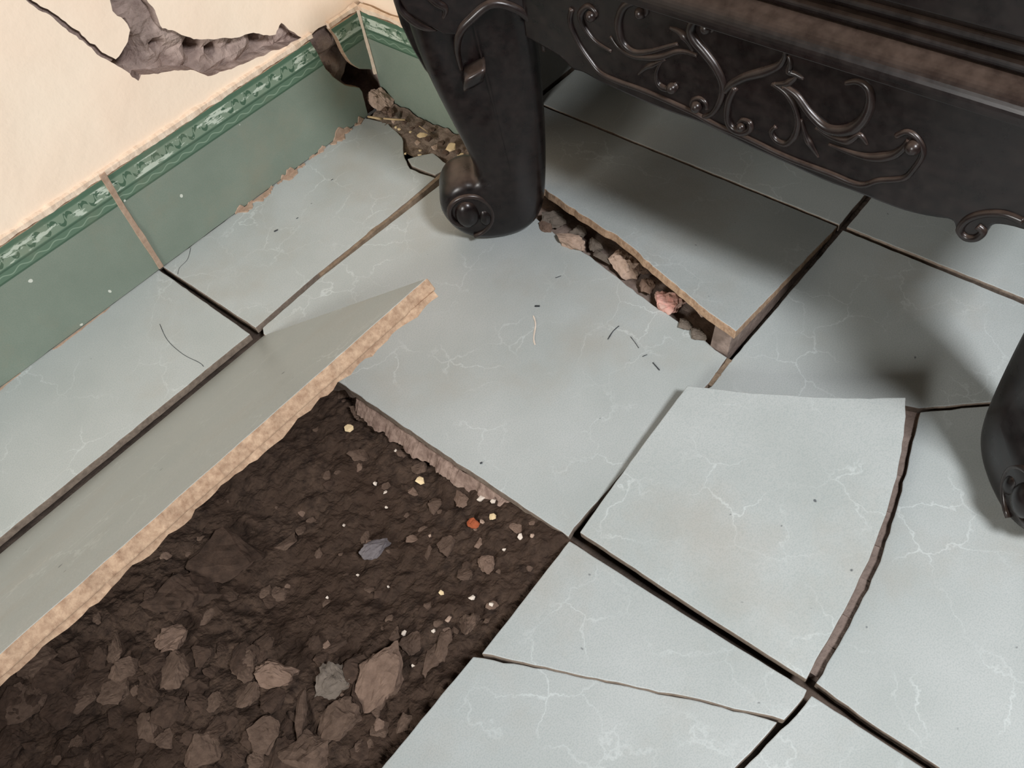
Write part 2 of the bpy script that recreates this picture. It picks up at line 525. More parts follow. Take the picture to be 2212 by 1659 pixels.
# loose piece riding up over its neighbours
def plane3(a, b, c):
    n = (b - a).cross(c - a).normalized()
    return n if n.z > 0 else -n
q1, q2, q3 = pz(1485, 832, 0.021), pz(1252, 1150, 0.0065), pz(1740, 1470, 0.0085)
nr = plane3(q1, q2, q3)
out = [(1485, 832), (1620, 848), (1760, 857), (1880, 860), (1957, 858), (1953, 940), (1938, 1030), (1915, 1110), (1885, 1190), (1848, 1272), (1812, 1340), (1775, 1405), (1742, 1468), (1500, 1314), (1252, 1150), (1330, 1040), (1405, 938)]
P = rough_line([on_plane(x, y, q1, nr) for x, y in out], 0.007, [0.0003] * 4 + [0.0004] * 8 + [0.0002] * 5, True, 5)
loose = prism('broken_tile_piece', P, THK, -nr, [M_glaze, M_edge])
tag(loose, 'loose broken tile piece with curved edges riding up over the neighbouring tiles', 'tile')

# the whole tile lifted like a hatch, over the hole
hy, hz = -0.1645, -0.007
ty, tz = -0.4665, 0.2530
ex = Vector((0, ty - hy, tz - hz)); L = ex.length; exn = ex.normalized()
nh = Vector((0, -exn.z, exn.y)) ; nh = nh if nh.z > 0 else -nh
A0 = Vector((0.0085, hy, hz))
P = rough_line([A0, A0 + exn * 0.40, A0 + exn * 0.40 + Vector((-0.4, 0, 0)), A0 + Vector((-0.4, 0, 0))], 0.006, [0.0003, 0.0008, 0.0003, 0.0003], True, 9)
hatch = prism('lifted_floor_tile', P, 0.0085, -nh, [M_glaze, M_clay])
tag(hatch, 'floor tile tilted up like a hatch over the dirt hole, tan clay edge showing', 'tile')
# ragged mortar clinging to its back along the raised edge
bm = bmesh.new()
NX, NV = 90, 14
grid = []
for i in range(NX + 1):
    x = -0.003 - 0.385 * i / NX
    over = 0.0055 * fbm(x * 38, 1.3, 0.2, 4) - 0.004 + 0.006 * max(0, n1(x * 14, 5.5))
    row = []
    for j in range(NV + 1):
        s = 0.10 + (0.40 + over - 0.10) * j / NV
        th = 0.0085 + 0.0012 + 0.006 * (0.55 + fbm(x * 60, s * 60, 2.0, 4) * 0.6) * (1 if j < NV else 0.8)
        row.append((A0 + Vector((x, 0, 0)) + exn * s, th))
    grid.append(row)
up = [[bm.verts.new(p - nh * 0.0080) for p, t in r] for r in grid]
lo = [[bm.verts.new(p - nh * max(0.0095, t)) for p, t in r] for r in grid]
for i in range(NX):
    for j in range(NV):
        bm.faces.new((lo[i][j], lo[i + 1][j], lo[i + 1][j + 1], lo[i][j + 1]))
        bm.faces.new((up[i][j], up[i][j + 1], up[i + 1][j + 1], up[i + 1][j]))
    bm.faces.new((up[i][NV], lo[i][NV], lo[i + 1][NV], up[i + 1][NV]))
    bm.faces.new((up[i + 1][0], lo[i + 1][0], lo[i][0], up[i][0]))
for i in (0, NX):
    for j in range(NV):
        bm.faces.new((up[i][j], lo[i][j], lo[i][j + 1], up[i][j + 1]) if i == 0 else (lo[i][j], up[i][j], up[i][j + 1], lo[i][j + 1]))
bm_obj('mortar_layer', bm, [M_clay], hatch)

# ------------------------------------------------------------------ soil in the hole
def soil_z(x, y):
    u = (x + 0.39) / 0.41            # 0 far left .. 1 at the middle tile
    v = (-0.165 - y) / 0.39          # 0 at hatch hinge .. 1 near the camera side
    sv = max(0.0, min(1.0, (v - 0.35) / 0.65))
    z = -0.052 + 0.020 * max(0.0, u) ** 2 + 0.034 * sv * sv * (0.45 + 0.55 * max(0.0, u))
    z += 0.009 * fbm(x * 9, y * 9, 0.5, 3)
    d = noise.voronoi(Vector((x * 17 + 0.6 * n1(x * 22, y * 22, 4.0), y * 17 + 0.6 * n1(x * 22, y * 22, 9.0), 0.0)))[0]
    z += 0.010 * min(0.5, d[1] - d[0]) * (0.5 + 0.5 * n1(x * 7, y * 7, 2.0)) - 0.003
    d = noise.voronoi(Vector((x * 62 + 0.5 * n1(x * 50, y * 50), y * 62, 3.0)))[0]
    k = min(1.0, max(0.15, (0.75 - u) * 1.6 + (v - 0.5) * 0.9))
    z += 0.0055 * k * min(0.6, d[1] - d[0])
    z += 0.0042 * fbm(x * 70, y * 70, 1.7, 4)
    return z
bm = bmesh.new()
NXS, NYS = 250, 240
vv = []
for i in range(NXS + 1):
    r = []
    for j in range(NYS + 1):
        x = -0.42 + 0.462 * i / NXS; y = -0.140 - 0.445 * j / NYS
        z = soil_z(x, y)
        e = min(x + 0.42, 0.042 - x, -0.14 - y, y + 0.585)
        if e < 0.025: z = min(z, -0.026)
        r.append(bm.verts.new((x, y, z)))
    vv.append(r)
for i in range(NXS):
    for j in range(NYS):
        bm.faces.new((vv[i][j], vv[i + 1][j], vv[i + 1][j + 1], vv[i][j + 1]))
soil = bm_obj('soil', bm, [M_soil], None, False)
tag(soil, 'dark brown crumbly soil exposed in the open floor hole', 'soil', None, 'stuff')

def soil_hit(x, y):
    z = -0.035
    for _ in range(6):
        p = pz(x, y, z); z = soil_z(p.x, p.y)
    return pz(x, y, z)

def chunk_bm(sx, sy, sz, seed, npts=18, ragged=0.0):
    r = random.Random(seed)
    bm = bmesh.new()
    for i in range(npts):
        a = r.uniform(0, 2 * math.pi); c = r.uniform(-1, 1); q = math.sqrt(1 - c * c)
        k = r.uniform(0.82, 1.08)
        bm.verts.new((sx * q * math.cos(a) * k, sy * q * math.sin(a) * k, sz * max(-0.8, min(0.75, c * 1.3))))
    ret = bmesh.ops.convex_hull(bm, input=bm.verts)
    junk = [v for v in bm.verts if not v.link_faces]
    bmesh.ops.delete(bm, geom=junk, context='VERTS')
    if ragged > 0:
        big = max(sx, sy) > 0.007
        bmesh.ops.triangulate(bm, faces=bm.faces)
        bmesh.ops.subdivide_edges(bm, edges=bm.edges, cuts=5 if big else 2, use_grid_fill=True)
        bmesh.ops.triangulate(bm, faces=bm.faces)
        for v in bm.verts:
            p = v.co / max(sx, sy)
            v.co *= 1 + ragged * fbm(p.x * 2.2 + seed, p.y * 2.2, p.z * 2.2, 3)
            f = v.co.normalized() * min(sx, sy, sz * 1.5) * 0.16
            v.co += f * fbm(p.x * 7 + seed, p.y * 7, p.z * 7, 3)
    return bm

def chunk(name, loc, sx, sy, sz, ang, mat, seed, label, cat, group=None, tilt=(0, 0), ragged=0.0, npts=18):
    bm = chunk_bm(sx, sy, sz, seed, npts, ragged)
    R = Matrix.Rotation(ang, 4, 'Z') @ Matrix.Rotation(tilt[0], 4, 'X') @ Matrix.Rotation(tilt[1], 4, 'Y')
    bmesh.ops.transform(bm, matrix=Matrix.Translation(loc) @ R, verts=bm.verts)
    o = bm_obj(name, bm, [ROCKS[mat] if isinstance(mat, str) else mat])
    tag(o, label, cat, group)
    return o

LUMP = 'rough brown rubble lump lying in the dirt of the open floor hole'
LUMPG = 'rubble lumps in the floor hole'
def hole_rock(x, y, wpx, hpx, ang, mat, seed, label=LUMP, group=LUMPG, name='rubble_lump', cat='rubble', hz=None, ragged=0.12, tilt=None, lift=0.25):
    c = soil_hit(x, y)
    d = (c - CAM).length / FPX
    sx, sy = wpx * d / 2, hpx * d / 2 * 1.18
    sz = hz if hz else 0.38 * min(sx, sy)
    # picture-right as it lies on the floor
    base = math.atan2(RIGHT.y, RIGHT.x)
    r = random.Random(seed)
    t = tilt or (r.uniform(-0.25, 0.25), r.uniform(-0.25, 0.25))
    return chunk(name, c + Vector((0, 0, sz * lift)), sx, sy, sz, base - math.radians(ang), mat, seed, label, cat, group, t, ragged)

S = lambda *a, **k: hole_rock(*a, **k)
S(828, 1474, 108, 168, 8, 'pink', 11, 'large pinkish mortar slab with ragged top in the dirt hole', None, 'mortar_slab', 'rubble', 0.009, ragged=0.2, tilt=(0.18, -0.1))
S(722, 1482, 84, 92, 5, 'grey', 12, 'square grey mortar slab with ragged corners in the dirt hole', None, 'mortar_slab', 'rubble', 0.008, ragged=0.24, tilt=(0.1, 0.0))
S(735, 1556, 120, 66, -42, 'brown', 13, 'long brown mortar slab lying slantwise below the square grey slab', None, 'mortar_slab', 'rubble', 0.009, ragged=0.16)
S(651, 1530, 28, 118, -10, 'brown', 14, 'thin upright sliver of mortar beside the square grey slab', None, 'mortar_sliver', 'rubble', 0.006, ragged=0.18)
S(596, 1460, 104, 54, -8, 'pink', 15, 'flat pale-edged mortar block left of the thin sliver in the hole', None, 'mortar_block', 'rubble', 0.010)
S(671, 1630, 132, 74, -20, 'brown', 16, 'broad brown slab with pale specks at the hole edge under the tile', None, 'mortar_slab', 'rubble', 0.010, ragged=0.16)
S(568, 1592, 72, 78, 30, 'brown', 17)
S(591, 1514, 52, 52, 20, 'dark', 18)
S(373, 1385, 66, 62, 12, 'pink', 19, 'squarish pale brown lump standing alone in the dark dirt', None, 'rubble_lump', 'rubble', 0.009)
S(437, 1627, 88, 72, -15, 'brown', 20)
S(460, 1516, 52, 40, 0, 'brown', 21)
S(330, 1516, 54, 20, 8, 'dark', 22)
S(812, 1188, 76, 36, -32, 'blue', 23, 'flat bluish-grey oval stone with pale lower rim in the dirt', None, 'oval_stone', 'stone', 0.006, ragged=0.03, tilt=(0.2, 0.1))
S(786, 897, 70, 34, 22, 'brown', 24, 'smooth brown oval stone below the edge of the middle tile', None, 'oval_stone', 'stone', 0.008, ragged=0.04)
S(939, 1096, 38, 42, 20, 'brown', 25)
S(1024, 1132, 27, 26, 5, 'orange', 26, 'bright orange brick chip on the dirt', None, 'brick_chip', 'brick chip', 0.004, ragged=0.04, lift=0.7)
S(1056, 1220, 52, 42, -30, 'pink', 27, 'triangular pale brown chip near the corner of the dirt hole', None, 'mortar_chip', 'rubble', 0.004, ragged=0.15)
S(1008, 1352, 68, 38, -28, 'brown', 28, 'wedge-shaped brown lump beside the cracked tile edge', None, 'rubble_lump', 'rubble', 0.007)
S(1064, 1308, 32, 18, 0, 'pink', 29)
S(891, 1388, 62, 42, -38, 'brown', 30)
S(854, 1370, 30, 40, 10, 'brown', 31)
S(615, 1176, 62, 34, -28, 'brown', 32)
S(496, 1195, 170, 100, -6, 'dark', 33, 'broad flat dark crust of soil under the tilted tile', None, 'soil_crust', 'soil', 0.010, ragged=0.16, tilt=(0.05, 0.05))
S(400, 1285, 150, 76, -10, 'dark', 34, 'dark cracked clod next to the broad soil crust', None, 'soil_clod', 'soil', 0.012, ragged=0.16)
S(450, 1332, 22, 40, 25, 'brown', 35)
S(775, 893 + 90, 50, 30, 10, 'brown', 36)
S(740, 850, 40, 24, 10, 'brown', 37)
S(960, 1400, 44, 70, 14, 'brown', 38)
S(935, 1430, 40, 80, 10, 'brown', 39)
S(785, 1620, 60, 44, -40, 'brown', 40)
S(870, 1560, 50, 30, -45, 'brown', 41)
S(905, 1010, 46, 34, 30, 'brown', 42)
S(870, 980, 40, 24, 15, 'brown', 43)
S(1000, 1080, 54, 40, 30, 'pink', 44)
S(965, 1180, 48, 52, 10, 'brown', 45)
S(1035, 1175, 26, 22, 0, 'pink', 46)
S(1120, 1140, 40, 26, 25, 'pink', 47)
S(925, 1195, 24, 28, 10, 'brown', 48)
S(1005, 1240, 40, 34, 10, 'brown', 49)
S(890, 1165, 30, 18, 0, 'pink', 50)
S(790, 1160, 20, 30, 20, 'brown', 51)
r2 = random.Random(5)
# clods in the darker lower left and crumbs all over
k = 0
for i in range(170):
    x, y = r2.uniform(20, 1180), r2.uniform(830, 1655)
    # stay inside the visible opening
    if y < 1440 - 0.82 * x + 40 and x < 730: continue
    if x > 730 and (y < 830 + 0.70 * (x - 730) or y > 1165 + (1225 - x) * 1.16): continue
    if y > 1165 + (1225 - x) * 1.16: continue
    ll = x < 700 and y > 1280
    s = r2.uniform(26, 62) if ll else r2.uniform(10, 30)
    S(x, y, s, s * r2.uniform(0.5, 0.85), r2.uniform(-60, 60), r2.choice(['dark', 'dark', 'brown']) if ll else r2.choice(['brown', 'brown', 'dark', 'pink']), 100 + i, *(('dark soil clod half buried in the deep part of the dirt hole', 'soil clods in the dirt hole', 'soil_clod') if ll else ('small crumb of rubble scattered on the dirt of the hole', 'rubble crumbs on the dirt', 'rubble_crumb')))
    k += 1
for i in range(60):
    x, y = r2.uniform(0, 860), r2.uniform(1400, 1659)
    if y < 1440 - 0.82 * x + 60 or y > 1140 + (1225 - x) * 1.16: continue
    q = r2.uniform(34, 84)
    S(x, y, q, q * r2.uniform(0.55, 0.9), r2.uniform(-70, 70), r2.choice(['dark', 'dark', 'dark', 'brown']), 700 + i, 'dark soil clod half buried in the deep part of the dirt hole', 'soil clods in the dirt hole', 'soil_clod')
CHIP = 'small pale plaster flake on the dirt of the open floor hole'
CHIPG = 'plaster flakes on the dirt'
chips = [(756, 927, 26, 'cream'), (909, 1042, 26, 'cream'), (812, 1048, 12, 'white'), (834, 1067, 12, 'white'), (855, 976, 9, 'white'), (1040, 1080, 20, 'white'), (1066, 1086, 14, 'white'), (1066, 1120, 22, 'cream'), (955, 1283, 14, 'cream'), (1020, 1294, 16, 'white'), (875, 1370, 14, 'white'), (938, 1366, 12, 'white'), (1126, 1162, 18, 'white'), (1042, 1130, 12, 'tan'), (836, 1099, 8, 'white'), (744, 1138, 8, 'white'), (985, 1022, 12, 'white'), (774, 1245, 8, 'white'), (709, 1293, 8, 'white'), (970, 1340, 16, 'tan'), (1062, 1308, 12, 'white'), (893, 1440, 10, 'white'), (840, 1270, 7, 'white'), (930, 1160, 9, 'tan'), (1090, 1190, 10, 'white'), (1150, 1160, 12, 'tan')]
for i, (x, y, s, m) in enumerate(chips):
    S(x, y, s, s * 0.7, r2.uniform(-50, 50), m, 300 + i, CHIP, CHIPG, 'plaster_flake', 'flake', 0.0016, ragged=0.0, lift=1.6)

# ------------------------------------------------------------------ rubble under the heaved tile half
bm = bmesh.new()
ga = []
for i in range(71):
    r = []
    y = -0.20 - 0.345 * i / 70
    for j in range(17):
        x = 0.235 + 0.125 * j / 16 + 0.03 * (1 - i / 70)
        z = -0.0105 + 0.006 * (0.5 + 0.5 * fbm(x * 45, y * 45, 3.1, 4)) - (0.004 if j == 0 else 0)
        r.append(bm.verts.new((x, y, z)))
    ga.append(r)
for i in range(70):
    for j in range(16):
        bm.faces.new((ga[i][j], ga[i][j + 1], ga[i + 1][j + 1], ga[i + 1][j]))
mb = bm_obj('mortar_bed', bm, [M_mortar], floor, True)
def gap_rock(x, y, wpx, hpx, ang, mat, seed, label, group=None, hz=None, name='rubble_lump', z=0.002, ragged=0.1):
    c = pz(x, y, z)
    d = (c - CAM).length / FPX
    base = math.atan2(RIGHT.y, RIGHT.x)
    sx, sy = wpx * d / 2, hpx * d / 2 * 1.2
    return chunk(name, c, sx, sy, hz or 0.5 * sy, base - math.radians(ang), mat, seed, label, 'rubble', group, (0.1, 0.1), ragged)
GL = 'broken mortar lump wedged in the gap under the lifted tile half'
GG = 'mortar lumps under the lifted tile half'
gap_rock(1232, 522, 74, 36, 38, 'tan', 61, 'pale tan pebble in the gap beside the scroll foot', None, 0.008)
gap_rock(1352, 572, 92, 54, 38, 'tan', 62, 'biggest pinkish stone in the gap under the lifted tile half', None, 0.010)
gap_rock(1442, 655, 78, 44, 36, 'red', 63, 'salmon red brick lump in the gap under the lifted tile half', None, 0.009, 'brick_lump')
gap_rock(1520, 676, 26, 22, 30, 'tan', 64, 'small pale chip hanging below the lifted broken edge', None, 0.004, 'mortar_chip', 0.012)
gap_rock(1548, 738, 24, 20, 30, 'cream', 65, 'cream chip at the end of the gap by the tile joint', None, 0.005, 'mortar_chip')
for i, (x, y, a, b, t, m) in enumerate([(1195, 472, 60, 36, 35, 'grey'), (1285, 530, 46, 30, 40, 'grey'), (1300, 555, 60, 16, 45, 'grey'), (1400, 618, 46, 30, 40, 'pink'), (1480, 700, 40, 26, 40, 'grey'), (1510, 722, 46, 28, 40, 'grey'), (1250, 500, 40, 30, 20, 'grey'), (1390, 580, 40, 26, 40, 'brown'), (1175, 490, 40, 24, 40, 'pink')]):
    gap_rock(x, y, a, b, t, m, 70 + i, GL, GG)

# ------------------------------------------------------------------ left wall: plaster with the crack, masonry behind
Z1 = 1653.0
def wz(x, y):
    p = py(x * 0.31646, y * 0.31646, 0.004); return (p.x, p.z)
crack_z = [(790, 405), (812, 385), (845, 330), (872, 285), (880, 240), (888, 205), (870, 165), (848, 138), (800, 108), (768, 75), (758, 30), (748, -20), (700, -150), (640, -300), (600, -520), (640, -510), (720, -330), (830, -190), (960, -60), (1010, 15), (1045, 50), (1065, 95), (1085, 150), (1108, 192), (1150, 205), (1200, 215), (1260, 245), (1322, 268), (1420, 266), (1500, 262), (1600, 258), (1690, 232), (1750, 228), (1800, 240), (1882, 236), (1900, 195), (1920, 156), (1960, 190), (2035, 245), (2085, 268), (1990, 310), (1870, 342), (1780, 385), (1700, 420), (1640, 442), (1560, 475), (1500, 490), (1420, 520), (1370, 500), (1300, 476), (1215, 482), (1140, 490), (1080, 505), (1020, 508), (962, 510), (945, 552), (900, 525), (862, 485), (830, 465), (780, 435), (720, 402), (662, 372), (640, 345), (600, 312), (540, 268), (450, 195), (340, 102), (262, 68), (200, 22), (130, -40), (60, -120), (75, -130), (150, -50), (225, 8), (275, 42), (350, 80), (400, 112), (470, 170), (560, 242), (615, 295), (650, 305), (680, 340), (740, 380)]
crack2 = [wz(*q) for q in crack_z]
cr3 = rough_line([Vector((a, 0, b)) for a, b in crack2], 0.003, 0.0009, True, 2)
crack2 = [(p.x, p.z) for p in cr3]
XC = 0.338
# lower edge of the plaster is ragged above the skirting
low = rough_line([Vector((-0.9, 0, 0.1245)), Vector((0.0, 0, 0.1245)), Vector((0.255, 0, 0.1245)), Vector((0.285, 0, 0.128)), Vector((0.30, 0, 0.125)), Vector((XC + 0.02, 0, 0.1245))], 0.006, 0.0008, False, 4)
outer = [(p.x, p.z) for p in low] + [(XC + 0.02, 1.2), (-0.9, 1.2)]
wall = sheet_solid('wall_left', outer, [crack2], lambda v: Vector((v[0], 0.004 , v[1])), (0, 0.016, 0), [M_plaster, M_core])
tag(wall, 'cream plastered wall split by a wide jagged crack', None, None, 'structure')
# masonry core behind plaster and skirting
bm = bmesh.new()
NI, NJ = 150, 110
th_ = [wz(*q) for q in ((100, -85), (230, 30), (345, 92), (465, 185), (620, 315), (720, 385))]
thin = list(zip(th_, th_[1:]))
vv = []
for i in range(NI + 1):
    r = []
    for j in range(NJ + 1):
        x = -0.35 + 0.71 * i / NI; z = -0.01 + 0.50 * j / NJ
        d = noise.voronoi(Vector((x * 22 + 0.5 * n1(x * 25, z * 25), z * 34, 1.0)))[0]
        y = 0.022 - 0.016 * min(0.6, d[1] - d[0]) + 0.009 * fbm(x * 22, z * 22, 0.3, 4)
        # deep open pockets
        for (pxx, pyy, rad, dep) in ((283, 118, 0.013, 0.07), (425, 106, 0.008, 0.035), (470, 112, 0.007, 0.030), (268, 62, 0.006, 0.025), (345, 100, 0.006, 0.02), (560, 88, 0.006, 0.02), (778, 165, 0.016, 0.06), (802, 182, 0.016, 0.08), (700, 90, 0.022, -0.010), (724, 150, 0.014, -0.008)):
            c = py(pxx, pyy, 0.012)
            q = math.hypot(x - c.x, z - c.z) / rad
            y += dep * math.exp(-q * q * 1.6)
        for a_, b_ in thin:
            t_ = max(0, min(1, ((x - a_[0]) * (b_[0] - a_[0]) + (z - a_[1]) * (b_[1] - a_[1])) / ((b_[0] - a_[0]) ** 2 + (b_[1] - a_[1]) ** 2)))
            dd = math.hypot(x - a_[0] - t_ * (b_[0] - a_[0]), z - a_[1] - t_ * (b_[1] - a_[1]))
            if dd < 0.012: y = min(y, 0.0095 + 0.002 * n1(x * 60, z * 60))
        r.append(bm.verts.new((x, max(0.0085, y), z)))
    vv.append(r)
for i in range(NI):
    for j in range(NJ):
        bm.faces.new((vv[i][j], vv[i][j + 1], vv[i + 1][j + 1], vv[i + 1][j]))
core = bm_obj('masonry_core', bm, [M_core], wall)

# ------------------------------------------------------------------ skirting on the left wall
base = bpy.data.objects.new('baseboard_left', None); COL.objects.link(base)
tag(base, 'green skirting tiles with patterned top border along the cream wall', None, None, 'structure')
def sk_tile(pts, jit, parent, mat, thick=0.0085, direction=Vector((0, 1, 0)), seed=0):
    P = rough_line(pts, 0.006, jit, True, seed)
    return prism('skirting_tile', P, thick, direction, [mat, M_clay], parent, 0.0007)
V3 = Vector
ZS = 0.1232
sk_tile([V3((-0.80, 0, 0.001)), V3((-0.403, 0, 0.001)), V3((-0.403, 0, ZS)), V3((-0.80, 0, ZS))], 0.0002, base, M_skx)
sk_tile([V3((-0.399, 0, 0.0)), V3((-0.0025, 0, 0.001)), V3((-0.0025, 0, ZS)), V3((-0.399, 0, ZS))], 0.0003, base, M_skx)
brk = [(796, 244), (783, 198), (777, 190), (746, 184), (727, 171), (704, 149), (689, 120), (668, 82)]
pts = [V3((0.0025, 0, 0.001)), V3((py(796, 244).x - 0.001, 0, 0.001))] + [py(x, y) for x, y in brk[1:]] + [V3((0.0025, 0, ZS))]
pts[-2].z = ZS
sk_tile(pts, [0.0002] + [0.0006] * 7 + [0.0003, 0.0002], base, M_skx, seed=2)
brk2 = [(709, 47), (727, 79), (742, 111), (758, 136), (777, 149), (806, 153)]
p2 = [py(x, y, -0.003) for x, y in brk2]
p2[0].z = ZS
p2[-1].x = XC - 0.001
sk_tile(p2 + [V3((XC - 0.001, -0.003, ZS))], [0.0006] * 5 + [0.0002, 0.0002], base, M_skx, seed=4)
# grout in the vertical joint and the bead along the top
def ragged_bar(name, a, b, wv, dv, mat, parent, amp=0.4, n=60, seed=0, fr=1.0):
    """bar from a to b, cross-section wv (width vec) x dv (depth vec), ragged along its length"""
    bm = bmesh.new(); rows = []
    for i in range(n + 1):
        p = Vector(a).lerp(Vector(b), i / n)
        k1 = 1 + amp * fbm(i * 0.09 * fr + seed, 0.3, 0, 5); k2 = 1 + amp * fbm(i * 0.12 * fr + seed, 9.3, 0, 5)
        W_, D_ = Vector(wv), Vector(dv)
        rows.append([bm.verts.new(p - W_ * 0.5 * k1), bm.verts.new(p - W_ * 0.35 * k1 + D_ * k2), bm.verts.new(p + W_ * 0.35 * k2 + D_ * k2), bm.verts.new(p + W_ * 0.5 * k2)])
    for i in range(n):
        for j in range(3):
            bm.faces.new((rows[i][j], rows[i][j + 1], rows[i + 1][j + 1], rows[i + 1][j]))
        bm.faces.new((rows[i][3], rows[i][0], rows[i + 1][0], rows[i + 1][3]))
    bm.faces.new(rows[0]); bm.faces.new(rows[-1][::-1])
    return bm_obj(name, bm, [mat], parent)
ragged_bar('grout_joint', (0, 0.002, 0.002), (0, 0.002, 0.128), (0.0075, 0, 0), (0, -0.0035, 0), M_grout, base, 0.25, 40, 1)
ragged_bar('grout_bead', (-0.80, 0.004, 0.1265), (0.272, 0.004, 0.1265), (0, 0, 0.0075), (0, -0.0040, 0), M_pale, base, 0.5, 500, 2)
ragged_bar('grout_bead', (0.295, 0.003, 0.1265), (XC, 0.003, 0.1265), (0, 0, 0.0075), (0, -0.0050, 0), M_pale, base, 0.5, 20, 3)
def smear(name, a, b, across, w0, lift, mat, parent, n=90, seed=0, cut=-0.1):
    """thin irregular film from line a-b reaching out along 'across' by a noisy width"""
    a, b, across, lift = Vector(a), Vector(b), Vector(across).normalized(), Vector(lift)
    bm = bmesh.new(); prev = None
    for i in range(n + 1):
        p = a.lerp(b, i / n)
        k = fbm(i * 0.11 + seed, 4.4, 0.0, 4) - cut
        wd = w0 * max(0.0, k) * min(1.0, i / 6, (n - i) / 6)
        if wd < 0.0002:
            prev = None; continue
        q = [bm.verts.new(p), bm.verts.new(p + lift), bm.verts.new(p + across * wd * 0.85 + lift), bm.verts.new(p + across * wd)]
        if prev:
            for m_ in range(3): bm.faces.new((prev[m_], prev[m_ + 1], q[m_ + 1], q[m_]))
        prev = q
    for v in [v for v in bm.verts if not v.link_faces]: bm.verts.remove(v)
    return bm_obj(name, bm, [mat], parent)
smear('grout_smear', (0.10, -0.0002, 0.0001), (0.305, -0.0002, 0.0001), (0, -1, 0), 0.011, (0, 0, 0.0007), M_grout, base, 120, 3.0, -0.45)
smear('grout_smear', (0.10, -0.0002, 0.0001), (0.305, -0.0002, 0.0001), (0, 0, 1), 0.012, (0, -0.0006, 0), M_grout, base, 120, 8.0, -0.30)
smear('grout_smear', (-0.39, -0.0002, 0.0001), (0.05, -0.0002, 0.0001), (0, -1, 0), 0.004, (0, 0, 0.0006), M_grout, base, 120, 13.0, 0.0)

e0, e1 = pz(760, 848), pz(1215, 1156)
bm = bmesh.new(); rows = []
for i in range(261):
    t = i / 260
    p = e0.lerp(e1, t)
    wdt = 0.007 + 0.006 * fbm(t * 14, 2.2, 0.0, 5) + 0.003 * t
    r = []
    for j in range(9):
        s_ = j / 8
        nz_ = fbm(p.x * 130 + s_ * 1.6, p.y * 130, s_ * 2.0, 4)
        r.append(bm.verts.new((p.x + 0.004 - (0.004 + max(0.001, wdt)) * s_ + 0.0012 * nz_, p.y + 0.0012 * fbm(p.y * 160, s_ * 3, 7.0, 3), -0.0100 - 0.013 * s_ ** 1.6 + 0.0022 * nz_)))
    rows.append(r)
for i in range(260):
    for j in range(8):
        bm.faces.new((rows[i][j], rows[i][j + 1], rows[i + 1][j + 1], rows[i + 1][j]))
bm_obj('mortar_ledge', bm, [M_ledge], floor)
for a_, b_ in (((690, 592), (960, 372)), ((1534, 831), (1576, 776))):
    a3, b3 = pz(*a_), pz(*b_)
    ragged_bar('joint_grout', (a3.x, a3.y, -0.007), (b3.x, b3.y, -0.007), ((b3 - a3).normalized().cross(Vector((0, 0, 1)))) * 0.0065, (0, 0, 0.0062), M_grout_dirty, floor, 0.2, 50, 12)
gp = [(1972, 880), (1966, 930), (1950, 1020), (1930, 1100), (1905, 1175), (1872, 1245), (1832, 1325), (1795, 1390), (1760, 1450)]
for a_, b_ in zip(gp, gp[1:]):
    a3, b3 = pz(*a_), pz(*b_)
    ragged_bar('joint_mortar', (a3.x, a3.y, -0.0165), (b3.x, b3.y, -0.0165), ((b3 - a3).normalized().cross(Vector((0, 0, 1)))) * 0.022, (0, 0, 0.0105), M_mortar, floor, 0.12, 12, a_[0])
def ribbon(name, pts, width, mat, z=0.0006):
    P = catmull([pz(x, y, z) for x, y in pts], 5)
    bm = bmesh.new(); prev = None
    for i, p in enumerate(P):
        t = (P[min(len(P) - 1, i + 1)] - P[max(0, i - 1)]).normalized(); c = t.cross(Vector((0, 0, 1))) * width * (0.5 + 0.5 * abs(n1(i * 0.7, width * 999))) * 0.5
        q = (bm.verts.new(p - c), bm.verts.new(p + Vector((0, 0, 0.00015))), bm.verts.new(p + c))
        if prev:
            bm.faces.new((prev[0], prev[1], q[1], q[0])); bm.faces.new((prev[1], prev[2], q[2], q[1]))
        prev = q
    return bm_obj(name, bm, [mat], floor)
ribbon('hairline_crack', [(345, 700), (362, 735), (395, 765), (430, 783), (440, 792)], 0.0009, M_scuff, 0.0002)
ribbon('hairline_crack', [(412, 535), (405, 560), (388, 578), (384, 592)], 0.0009, M_scuff, 0.0002)
for pts_, w_, m_ in (([(1337, 704), (1324, 716), (1313, 733)], 0.0016, 'd'), ([(1362, 727), (1372, 740), (1380, 752)], 0.0009, 'd'), ([(1410, 783), (1418, 792), (1425, 800)], 0.0018, 'd'), ([(1388, 770), (1398, 766)], 0.0014, 'd'), ([(1152, 682), (1157, 700), (1153, 730), (1156, 745)], 0.0024, 'w'), ([(1200, 600), (1212, 596)], 0.0014, 'd'), ([(1155, 661), (1166, 661)], 0.0035, 'd'), ([(592, 500), (600, 496)], 0.0035, 'd'), ([(640, 472), (644, 470)], 0.002, 'd'), ([(715, 389), (719, 387)], 0.002, 'd'), ([(1037, 1001), (1042, 999)], 0.003, 'd')):
    ribbon('scuff_mark', pts_, w_, M_scuff if m_ == 'd' else ROCKS['white'])

